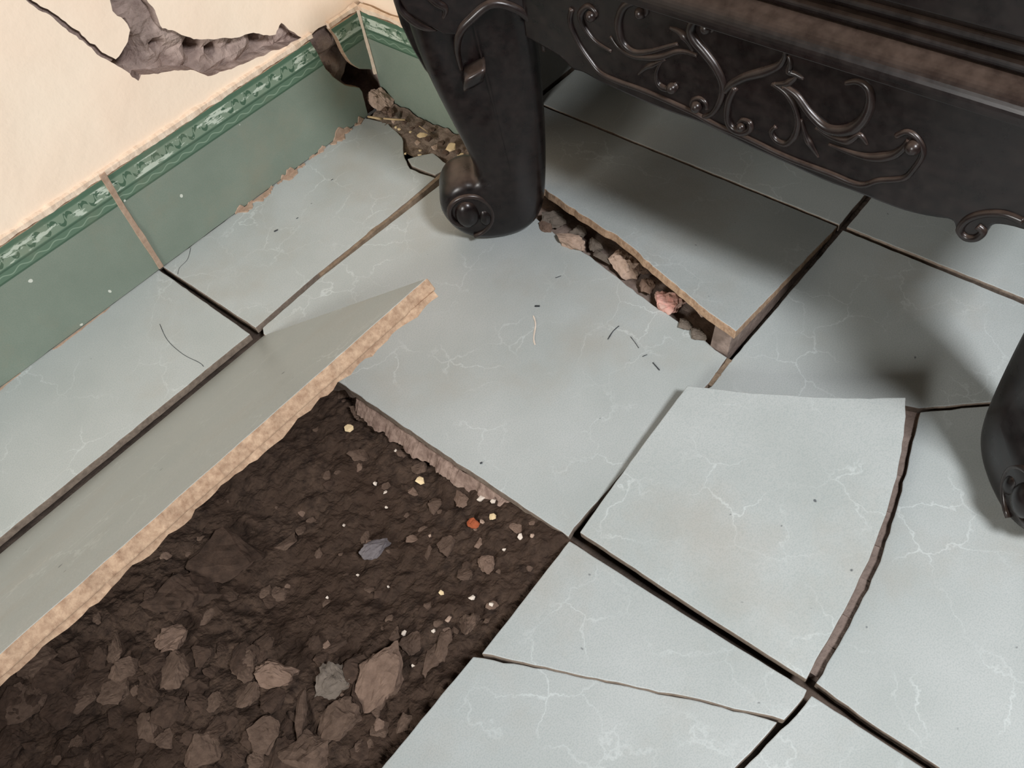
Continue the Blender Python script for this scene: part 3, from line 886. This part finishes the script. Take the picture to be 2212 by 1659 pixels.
# ------------------------------------------------------------------ short return wall (pier)
bm = bmesh.new()
bmesh.ops.create_cube(bm, size=1)
for v in bm.verts:
    v.co = Vector((XC + 0.0085 + (0.085 if v.co.x > 0 else 0), (0.03 if v.co.y > 0 else -0.174), (1.2 if v.co.z > 0 else 0.1245)))
pier = bm_obj('wall_back', bm, [M_plaster])
tag(pier, 'short cream return wall behind the scroll leg', None, None, 'structure')
bm = bmesh.new()
bmesh.ops.create_cube(bm, size=1)
for v in bm.verts:
    v.co = Vector((XC + 0.010 + (0.083 if v.co.x > 0 else 0), (0.03 if v.co.y > 0 else -0.173), (0.1245 if v.co.z > 0 else -0.012)))
bm_obj('masonry_core', bm, [M_core], pier)
base2 = bpy.data.objects.new('baseboard_back', None); COL.objects.link(base2)
tag(base2, 'green skirting tile with patterned border on the short return wall', None, None, 'structure')
sk_tile([V3((XC, -0.0035, 0.0)), V3((XC, -0.0035, ZS)), V3((XC, -0.176, ZS)), V3((XC, -0.176, 0.0))], 0.0003, base2, M_sky, 0.0095, Vector((1, 0, 0)), 6)
ragged_bar('grout_joint', (XC, -0.002, 0.045), (XC, -0.002, 0.1255), (0.004, -0.003, 0), (-0.0022, -0.0022, 0), M_pale, base2, 0.3, 30, 7)
ragged_bar('grout_bead', (XC + 0.004, -0.0035, 0.1265), (XC + 0.004, -0.174, 0.1265), (0, 0, 0.0075), (-0.0045, 0, 0), M_pale, base2, 0.5, 50, 8)

# ------------------------------------------------------------------ debris along the pier
bm = bmesh.new(); rows = []
for i in range(61):
    r = []
    y = -0.004 - 0.21 * i / 60
    for j in range(21):
        t = j / 20
        x = 0.290 + 0.046 * t - 0.02 * max(0, (i - 30) / 30) * (1 - t)
        h = -0.006 + 0.016 * t ** 1.4 + 0.006 * fbm(x * 70, y * 70, 0.9, 4) * min(1, t * 3)
        r.append(bm.verts.new((x, y, h)))
    rows.append(r)
for i in range(60):
    for j in range(20):
        bm.faces.new((rows[i][j], rows[i][j + 1], rows[i + 1][j + 1], rows[i + 1][j]))
deb = bm_obj('debris', bm, [M_dirt], None, True)
tag(deb, 'sandy crumbly debris heaped along the foot of the return wall', 'debris', None, 'stuff')
def deb_rock(x, y, wpx, hpx, ang, mat, seed, label, group=None, z=0.012, hz=None, name='rubble_lump', cat='rubble', ragged=0.1):
    c = pz(x, y, z); d = (c - CAM).length / FPX
    basea = math.atan2(RIGHT.y, RIGHT.x)
    sx, sy = wpx * d / 2, hpx * d / 2 * 1.25
    return chunk(name, c, sx, sy, hz or 0.5 * sy, basea - math.radians(ang), mat, seed, label, cat, group, (0.15, 0.1), ragged)
deb_rock(824, 216, 62, 34, 12, 'tan', 81, 'largest pale stone wedged in the wall corner below the broken skirting', None, 0.016, 0.014, 'corner_stone', 'stone')
DL = 'small stone in the debris heap at the foot of the return wall'
DG = 'small stones in the corner debris'
for i, (x, y, a, b, t, m) in enumerate([(832, 240, 20, 18, 10, 'pink'), (846, 243, 18, 20, 0, 'pink'), (862, 248, 16, 14, 0, 'grey'), (874, 262, 14, 12, 20, 'brown'), (905, 270, 16, 12, 10, 'brown'), (890, 276, 14, 10, 0, 'brown'), (925, 300, 18, 14, 20, 'brown'), (940, 318, 16, 14, 30, 'tan'), (955, 308, 20, 12, 10, 'brown'), (962, 330, 18, 12, 10, 'brown'), (985, 345, 16, 12, 10, 'tan'), (1000, 350, 16, 12, 0, 'brown'), (902, 308, 14, 10, 0, 'tan'), (935, 280, 14, 10, 0, 'brown'), (850, 262, 10, 8, 0, 'tan'), (990, 328, 14, 12, 0, 'brown')]):
    deb_rock(x, y, a, b, t, m, 400 + i, DL, DG, 0.010)
FL = 'thin cream paint flake lying on the corner debris'
for i, (x, y, a, b, t) in enumerate([(912, 292, 24, 15, -10), (975, 318, 22, 24, 30), (997, 338, 26, 18, 20), (862, 279, 8, 6, 0), (855, 275, 8, 5, 0), (887, 285, 8, 5, 0), (908, 325, 8, 5, 10), (876, 332, 7, 5, 20), (906, 334, 10, 4, 0), (962, 372, 10, 6, -30)]):
    deb_rock(x, y, a, b, t, 'cream', 440 + i, FL, 'paint flakes on the corner debris', 0.012 if y < 322 else 0.002, 0.0011, 'paint_flake', 'flake', 0.0)
def straw(pts, rad, label):
    bm = bmesh.new()
    P = [pz(x, y, z) for x, y, z in pts]
    tube(bm, P, [rad] * len(P), 6)
    o = bm_obj('straw', bm, [M_straw], None, True)
    tag(o, label, 'straw', 'straws in the corner debris')

straw([(829, 256, 0.017), (850, 258, 0.017), (875, 259, 0.017)], 0.0011, 'short dry straw lying on the corner debris')
straw([(795, 252, 0.013), (808, 254, 0.014), (818, 256, 0.015), (826, 257, 0.012)], 0.0014, 'bent dry straw lying at the broken skirting end')
straw([(905, 272, 0.02), (917, 280, 0.018), (925, 286, 0.014)], 0.0005, 'fine dry straw sticking out of the debris')

# ------------------------------------------------------------------ carved chair
chair = empty('carved_chair', (0.50, -0.52, 0.0))
tag(chair, 'dark lacquered wooden chair with carved apron and scroll feet', 'chair')

def chair_part(name, bm, parent=chair, smooth=True, bev=None, seg=3, sub=0, angle=35):
    o = bm_obj(name, bm, [M_wood_carved if name.startswith(('carved', 'scroll', 'arched')) else M_wood], None, False)
    loc = o.location.copy()
    root = parent.location.copy() if parent is chair else parent['_wl']
    o.parent = parent
    o.location = loc - Vector(root)
    o['_wl'] = tuple(loc)
    if smooth:
        for p in o.data.polygons: p.use_smooth = True
    if bev:
        bevel(o, bev, seg, angle)
    return o

U1 = Vector((-1, 1, 0)).normalized(); V1 = Vector((-1, -1, 0)).normalized()
leg_prof = [(0.034, 0.300), (0.034, 0.262), (0.033, 0.235), (0.029, 0.205), (0.022, 0.172), (0.014, 0.140), (0.007, 0.112), (0.003, 0.092), (0.002, 0.083),
            (0.006, 0.079), (0.014, 0.080), (0.024, 0.0785), (0.034, 0.072), (0.041, 0.061), (0.0435, 0.048), (0.041, 0.034), (0.034, 0.020), (0.023, 0.009), (0.008, 0.002), (-0.010, 0.0),
            (-0.026, 0.002), (-0.041, 0.008), (-0.053, 0.020), (-0.060, 0.038), (-0.064, 0.062), (-0.067, 0.092), (-0.069, 0.125), (-0.070, 0.160), (-0.070, 0.200), (-0.068, 0.235), (-0.065, 0.300)]

def smooth_closed(pts, sub=3):
    n = len(pts); out = []
    for i in range(n):
        p0, p1, p2_, p3 = [Vector(pts[(i + k) % n]) for k in (-1, 0, 1, 2)]
        for s in range(sub):
            t = s / sub
            out.append(0.5 * ((2 * p1) + (p2_ - p0) * t + (2 * p0 - 5 * p1 + 4 * p2_ - p3) * t * t + (3 * p1 - p0 - 3 * p2_ + p3) * t ** 3))
    return out

def scroll_leg(P0, U, V, thick=0.052, top=0.30):
    """P0: floor point of the front (V) face; profile in U-z, thickness goes back along -V"""
    T = lambda u, z, b: P0 + U * u + V * b + Vector((0, 0, z))
    prof = smooth_closed(leg_prof, 3)
    # inset rings give a pillowed, rounded body
    bm = bmesh.new()
    cen = Vector((-0.020, 0.0))
    def ring(ins, b):
        n = len(prof); out = []
        for i in range(n):
            d = (prof[(i + 1) % n] - prof[i - 1]); d = Vector((d.y, -d.x)).normalized()
            # outline runs clockwise or not: use signed test once
            out.append(prof[i] - d * ins * SGN)
        return [bm.verts.new(T(p.x, p.y, b)) for p in out]
    ar = sum(prof[i].x * prof[(i + 1) % len(prof)].y - prof[(i + 1) % len(prof)].x * prof[i].y for i in range(len(prof)))
    SGN = 1 if ar > 0 else -1
    rings = [ring(0.0105, -0.0005), ring(0.0065, -0.0020), ring(0.003, -0.0050), ring(0.0008, -0.010), ring(0.0, -0.017), ring(0.0, -thick + 0.012), ring(0.001, -thick + 0.006), ring(0.005, -thick)]
    for a, b in zip(rings, rings[1:]):
        for i in range(len(a)):
            bm.faces.new((a[i], a[(i + 1) % len(a)], b[(i + 1) % len(a)], b[i]))
    bm.faces.new(rings[-1][::-1])
    crest = [Vector(q) for q in ((-0.016, 0.292, 0.000), (-0.020, 0.235, -0.004), (-0.023, 0.190, -0.002), (-0.027, 0.145, 0.004), (-0.031, 0.105, 0.006), (-0.032, 0.070, 0.005), (-0.024, 0.042, 0.003), (-0.006, 0.035, 0.002), (0.0175, 0.043, 0.001))]
    crest = catmull(crest, 8)
    cur = rings[0]
    base_uz = [((v.co - P0).dot(U), v.co.z, (v.co - P0).dot(V)) for v in cur]
    tgt = [min(crest, key=lambda c: (c.x - u) ** 2 + (c.y - z) ** 2) for u, z, b in base_uz]
    for st in (0.2, 0.4, 0.6, 0.8, 0.97):
        nx = []
        for (u, z, b), c in zip(base_uz, tgt):
            k = st
            nx.append(bm.verts.new(T(u + (c.x - u) * k, z + (c.y - z) * k, b + (c.z - b) * (1 - (1 - k) ** 1.6))))
        for i in range(len(cur)):
            j = (i + 1) % len(cur)
            bm.faces.new((cur[i], nx[i], nx[j], cur[j]))
        cur = nx
    bm.faces.new(cur)
    bmesh.ops.remove_doubles(bm, verts=bm.verts, dist=0.0002)
    leg = chair_part('leg', bm)
    # scroll eye and its ring on the front face
    bm = bmesh.new()
    c0 = (0.0175, 0.043)
    sp = []
    for i in range(34):
        a = math.radians(-95 - 11.5 * i + 0) ; r = 0.0285 - 0.00042 * i * 1.15
        sp.append(T(c0[0] + r * math.cos(a), c0[1] + r * math.sin(a) * 1.05, 0.0003))
    tube(bm, sp, [0.0022 + 0.0008 * math.sin(math.pi * i / 33) for i in range(34)], 8)
    chair_part('scroll_rim', bm, leg)
    bm = bmesh.new()
    bmesh.ops.create_uvsphere(bm, u_segments=20, v_segments=12, radius=1)
    for v in bm.verts:
        v.co = T(c0[0] + v.co.x * 0.0125, c0[1] + v.co.y * 0.0165, -0.001 + v.co.z * 0.009)
    chair_part('scroll_eye', bm, leg)
    bm = bmesh.new()
    bmesh.ops.create_uvsphere(bm, u_segments=16, v_segments=10, radius=1)
    for v in bm.verts:
        v.co = T(0.0005 + v.co.x * 0.007, 0.036 + v.co.y * 0.012, -0.002 + v.co.z * 0.007)
    chair_part('scroll_bead', bm, leg)
    # arched lip at the head and ridge running down the shank
    bm = bmesh.new()
    arch = catmull([T(*q) for q in [(-0.003, 0.200, 0.000), (-0.003, 0.222, 0.006), (-0.008, 0.240, 0.012), (-0.018, 0.250, 0.013), (-0.037, 0.260, 0.013), (-0.058, 0.250, 0.013), (-0.071, 0.229, 0.012), (-0.0735, 0.210, 0.006)]], 6)
    m = len(arch)
    tube(bm, arch, [0.0018 + 0.0022 * math.sin(math.pi * i / (m - 1)) for i in range(m)], 10)
    chair_part('arched_lip', bm, leg)
    # knob under the lip
    bm = bmesh.new()
    bmesh.ops.create_cube(bm, size=1)
    bmesh.ops.subdivide_edges(bm, edges=bm.edges, cuts=3, use_grid_fill=True)
    for v in bm.verts:
        c = v.co * 2
        c = c * (0.62 + 0.38 / max(1.0, c.length))
        v.co = T(-0.013 + c.x * 0.0105 - c.y * 0.002, 0.198 + c.y * 0.0085 + c.x * -0.004, 0.006 + c.z * 0.011 + c.y * 0.003)
    chair_part('carved_knob', bm, leg)
    return leg

scroll_leg(Vector((0.229, -0.275, 0)), U1, V1)
U2 = Vector((-1, -1, 0)).normalized(); V2 = Vector((-1, 1, 0)).normalized()
scroll_leg(Vector((0.229, -0.785, 0)), U2, V2)

def box_bm(x0, x1, y0, y1, z0, z1):
    bm = bmesh.new(); bmesh.ops.create_cube(bm, size=1)
    for v in bm.verts:
        v.co = Vector((x1 if v.co.x > 0 else x0, y1 if v.co.y > 0 else y0, z1 if v.co.z > 0 else z0))
    return bm

# head blocks above the legs
def head_block(P0, U, V):
    bm = bmesh.new()
    T = lambda u, z, b: P0 + U * u + V * b + Vector((0, 0, z))
    pr_ = [(0.030, 0.262), (0.037, 0.285), (0.037, 0.318), (-0.074, 0.318), (-0.075, 0.216), (-0.070, 0.231), (-0.058, 0.250), (-0.037, 0.2605), (-0.016, 0.250), (-0.006, 0.238), (0.004, 0.240), (0.016, 0.250)]
    a = [bm.verts.new(T(u, z, 0.013)) for u, z in pr_]; b = [bm.verts.new(T(u, z, -0.05)) for u, z in pr_]
    bm.faces.new(a); bm.faces.new(b[::-1])
    for i in range(len(pr_)):
        j = (i + 1) % len(pr_)
        bm.faces.new((a[i], b[i], b[j], a[j]))
    blk = chair_part('corner_block', bm, chair, False, 0.003, 3)
    for pts_, r_ in (([(0.034, 0.290, 0.010), (0.035, 0.270, 0.011), (0.029, 0.258, 0.012), (0.019, 0.248, 0.011), (0.010, 0.243, 0.008)], 0.0030), ([(0.006, 0.284, 0.013), (0.011, 0.276, 0.013), (0.006, 0.268, 0.013), (0.000, 0.262, 0.013), (0.003, 0.254, 0.012)], 0.0034), ([(-0.010, 0.276, 0.013), (-0.020, 0.282, 0.013), (-0.034, 0.286, 0.013), (-0.052, 0.284, 0.013)], 0.0026)):
        bm = bmesh.new()
        pp = catmull([T(*q) for q in pts_], 5); m_ = len(pp)
        tube(bm, pp, [r_ * (0.35 + 0.65 * math.sin(math.pi * (i + 0.5) / m_)) for i in range(m_)], 10)
        chair_part('carved_curl', bm, blk)
    # thin bracket wing behind the shank
    wg = [(0.042, 0.30), (0.0425, 0.255), (0.041, 0.235), (0.036, 0.212), (0.030, 0.192), (0.024, 0.180), (0.016, 0.178), (0.008, 0.19), (0.0, 0.30)]
    bm = bmesh.new()
    a = [bm.verts.new(T(u, z, -0.020)) for u, z in wg]; b = [bm.verts.new(T(u, z, -0.036)) for u, z in wg]
    bm.faces.new(a); bm.faces.new(b[::-1])
    for i in range(len(wg)):
        j = (i + 1) % len(wg)
        bm.faces.new((a[i], b[i], b[j], a[j]))
    chair_part('bracket_wing', bm, chair, False, 0.003, 3)
    return blk
head_block(Vector((0.229, -0.275, 0)), U1, V1)
head_block(Vector((0.229, -0.785, 0)), U2, V2)

# apron: board traced on the plane X = 0.26, lower edge shaped
XA = 0.262
def za(x, y):
    return px(1200 + x * 0.4575, y * 0.4575, XA)
lowpx = [(1205, 122), (1235, 150), (1259, 158), (1300, 180), (1383, 218), (1450, 245), (1520, 270), (1612, 316), (1703, 357), (1780, 392), (1840, 414), (1932, 450), (1985, 465), (2023, 472), (2056, 478), (2064, 498), (2082, 514), (2102, 521), (2120, 515), (2132, 502), (2140, 491), (2160, 487), (2212, 499)]
low3 = [px(x, y, XA) for x, y in lowpx]
low3 = [V3((XA, -0.325, low3[0].z + 0.006))] + low3 + [V3((XA, -0.745, low3[-1].z))]
bm = bmesh.new()
lowc = catmull(low3, 3)
TOPZ = 0.292
f0 = [bm.verts.new(p) for p in lowc] + [bm.verts.new((XA, -0.745, TOPZ)), bm.verts.new((XA, -0.325, TOPZ))]
f1 = [bm.verts.new((v.co.x + 0.026, v.co.y, v.co.z)) for v in f0]
bm.faces.new(f0); bm.faces.new(f1[::-1])
for i in range(len(f0)):
    j = (i + 1) % len(f0)
    bm.faces.new((f0[i], f1[i], f1[j], f0[j]))
apron = chair_part('apron', bm, chair, False, 0.0022, 2, 40)

def tendril(pts, r0, r1, r2_=None, off=0.0):
    P = catmull([za(*q) for q in pts], 5)
    n = len(P)
    P = [p + V3((-off, 0, 0)) for p in P]
    R = []
    for i in range(n):
        t = i / (n - 1)
        R.append(r0 + (r1 - r0) * min(1, t * 2) if t < 0.5 else r1 + ((r2_ if r2_ is not None else r0) - r1) * (t - 0.5) * 2)
    bm = bmesh.new()
    tube(bm, P, R, 10)
    chair_part('carved_tendril', bm, apron)

def boss(x, y, r):
    c = za(x, y)
    bm = bmesh.new()
    bmesh.ops.create_uvsphere(bm, u_segments=14, v_segments=10, radius=r)
    bmesh.ops.translate(bm, verts=bm.verts, vec=c + V3((-r * 0.35, 0, 0)))
    chair_part('carved_boss', bm, apron)

tendril([(78, 40), (70, 105), (108, 200), (160, 280), (215, 345), (300, 385), (430, 432), (640, 525), (760, 590), (900, 650), (1100, 745), (1300, 820), (1400, 862), (1460, 872), (1530, 852), (1640, 842), (1690, 800), (1735, 725), (1715, 660), (1665, 622), (1610, 642)], 0.0022, 0.0024, 0.002)
tendril([(172, 78), (192, 62), (160, 30), (128, 48), (120, 82), (145, 140), (195, 200), (265, 242)], 0.0016, 0.003, 0.0012)
tendril([(400, 62), (428, 62), (425, 25), (375, 8), (325, 30), (300, 90), (302, 150), (325, 210), (375, 246), (440, 244), (510, 226), (580, 205)], 0.0018, 0.0034, 0.0014)
tendril([(260, 170), (300, 225), (360, 262), (430, 272), (500, 268), (570, 245), (620, 245), (670, 262)], 0.0012, 0.0026, 0.0014)
tendril([(540, 130), (590, 152), (625, 190), (650, 240)], 0.001, 0.0034, 0.001)
tendril([(715, 128), (738, 140), (738, 105), (700, 88), (655, 100), (640, 140), (660, 190), (710, 250), (760, 320), (790, 395), (782, 465), (745, 530), (700, 552)], 0.0018, 0.0040, 0.0020)
tendril([(690, 500), (668, 512), (645, 500), (650, 475), (680, 464), (708, 485), (715, 515)], 0.0012, 0.0022, 0.0016)
tendril([(800, 430), (832, 398), (900, 362), (980, 340), (1050, 312), (1080, 275), (1086, 240)], 0.0026, 0.0036, 0.0014)
tendril([(1172, 372), (1135, 350), (1105, 335), (1110, 295), (1100, 262)], 0.0010, 0.0028, 0.0012)
tendril([(1020, 398), (1080, 396), (1120, 378), (1140, 358)], 0.0012, 0.0026, 0.0012)
tendril([(850, 410), (820, 475), (812, 550), (832, 600), (875, 622), (915, 612), (918, 580), (885, 566), (862, 582)], 0.0026, 0.0032, 0.0014)
tendril([(1030, 395), (1090, 440), (1132, 505), (1146, 575), (1130, 640), (1090, 678), (1042, 660), (1020, 620), (1042, 596)], 0.0018, 0.0028, 0.0016)
tendril([(1075, 405), (1140, 450), (1200, 530), (1270, 597), (1340, 617), (1410, 602), (1462, 552), (1488, 482), (1478, 418), (1430, 385), (1370, 392)], 0.0022, 0.0044, 0.0016)
tendril([(1160, 560), (1185, 645), (1210, 690), (1242, 742)], 0.0010, 0.0026, 0.0008)
tendril([(1230, 600), (1300, 642), (1380, 662), (1435, 635), (1472, 682)], 0.0014, 0.0032, 0.0010)
tendril([(1290, 680), (1400, 722), (1490, 742), (1585, 735), (1640, 702), (1672, 660)], 0.0010, 0.0036, 0.0020)
tendril([(500, 290), (478, 340), (488, 395), (528, 420), (570, 412), (560, 392)], 0.0010, 0.0028, 0.0014)
tendril([(390, 352), (430, 318), (475, 300), (520, 278)], 0.0008, 0.0024, 0.0010)
for q in ((172, 72, 0.0042), (405, 58, 0.0042), (716, 126, 0.0044), (555, 412, 0.0042), (670, 498, 0.0044), (1694, 690, 0.0050), (880, 596, 0.0034)):
    boss(*q)
# hanging curl at the right end of the apron
bm = bmesh.new()
hc = catmull([px(x, y, XA) for x, y in [(2212, 478), (2170, 462), (2125, 462), (2090, 474), (2074, 496), (2086, 512), (2108, 514), (2124, 500), (2112, 488)]], 5)
tube(bm, hc, [0.0026] * len(hc), 10)
chair_part('carved_curl', bm, apron)

# mouldings above the apron: one profile run along y, the same on the side
def moulding(name, prof, y0, y1):
    bm = bmesh.new()
    a = [bm.verts.new((x, y0, z)) for x, z in prof]; b = [bm.verts.new((x, y1, z)) for x, z in prof]
    bm.faces.new(a); bm.faces.new(b[::-1])
    for i in range(len(prof)):
        j = (i + 1) % len(prof)
        bm.faces.new((a[i], b[i], b[j], a[j]))
    return chair_part(name, bm, chair, False, 0.0008, 2, 30)
def arc(cx_, cz_, r, a0, a1, n=8):
    return [(cx_ + r * math.cos(math.radians(a0 + (a1 - a0) * i / n)), cz_ + r * math.sin(math.radians(a0 + (a1 - a0) * i / n))) for i in range(n + 1)]
sh = [(0.255, 0.288)] + arc(0.268, 0.291, 0.013, 180, 110, 8) + [(0.272, 0.3055), (0.30, 0.3055), (0.30, 0.288)]
moulding('shoulder_moulding', sh, -0.240, -0.810)
bd = lambda x, z: arc(x + 0.002, z, 0.0036, 250, 100, 8)
moulding('bead_moulding', bd(0.272, 0.3095) + [(0.30, 0.3130), (0.30, 0.3060)], -0.250, -0.800)
moulding('bead_moulding', bd(0.275, 0.3175) + [(0.30, 0.3210), (0.30, 0.3140)], -0.252, -0.798)
moulding('seat_rail', [(0.276, 0.3215), (0.268, 0.328), (0.262, 0.332), (0.262, 0.372), (0.266, 0.380), (0.276, 0.384), (0.32, 0.384), (0.32, 0.3215)], -0.245, -0.805)
# remaining frame: side and back rails, seat board, rear legs, back rest
chair_part('side_apron', box_bm(0.285, 0.72, -0.292, -0.268, 0.215, 0.320), chair, False, 0.003)
chair_part('side_apron', box_bm(0.285, 0.72, -0.782, -0.758, 0.215, 0.320), chair, False, 0.003)
chair_part('back_rail', box_bm(0.715, 0.745, -0.79, -0.26, 0.215, 0.320), chair, False, 0.003)
chair_part('seat_board', box_bm(0.3205, 0.76, -0.805, -0.245, 0.345, 0.388), chair, False, 0.006)
for y in (-0.285, -0.765):
    chair_part('rear_leg', box_bm(0.700, 0.750, y - 0.025, y + 0.025, 0.0, 0.345), chair, False, 0.006)
    chair_part('back_post', box_bm(0.715, 0.755, y - 0.02, y + 0.02, 0.385, 0.95), chair, False, 0.006)
chair_part('back_panel', box_bm(0.727, 0.742, -0.745, -0.305, 0.45, 0.90), chair, False, 0.004)
chair_part('crest_rail', box_bm(0.712, 0.758, -0.79, -0.26, 0.90, 0.965), chair, False, 0.010)
for o in chair.children_recursive:
    if '_wl' in o: del o['_wl']
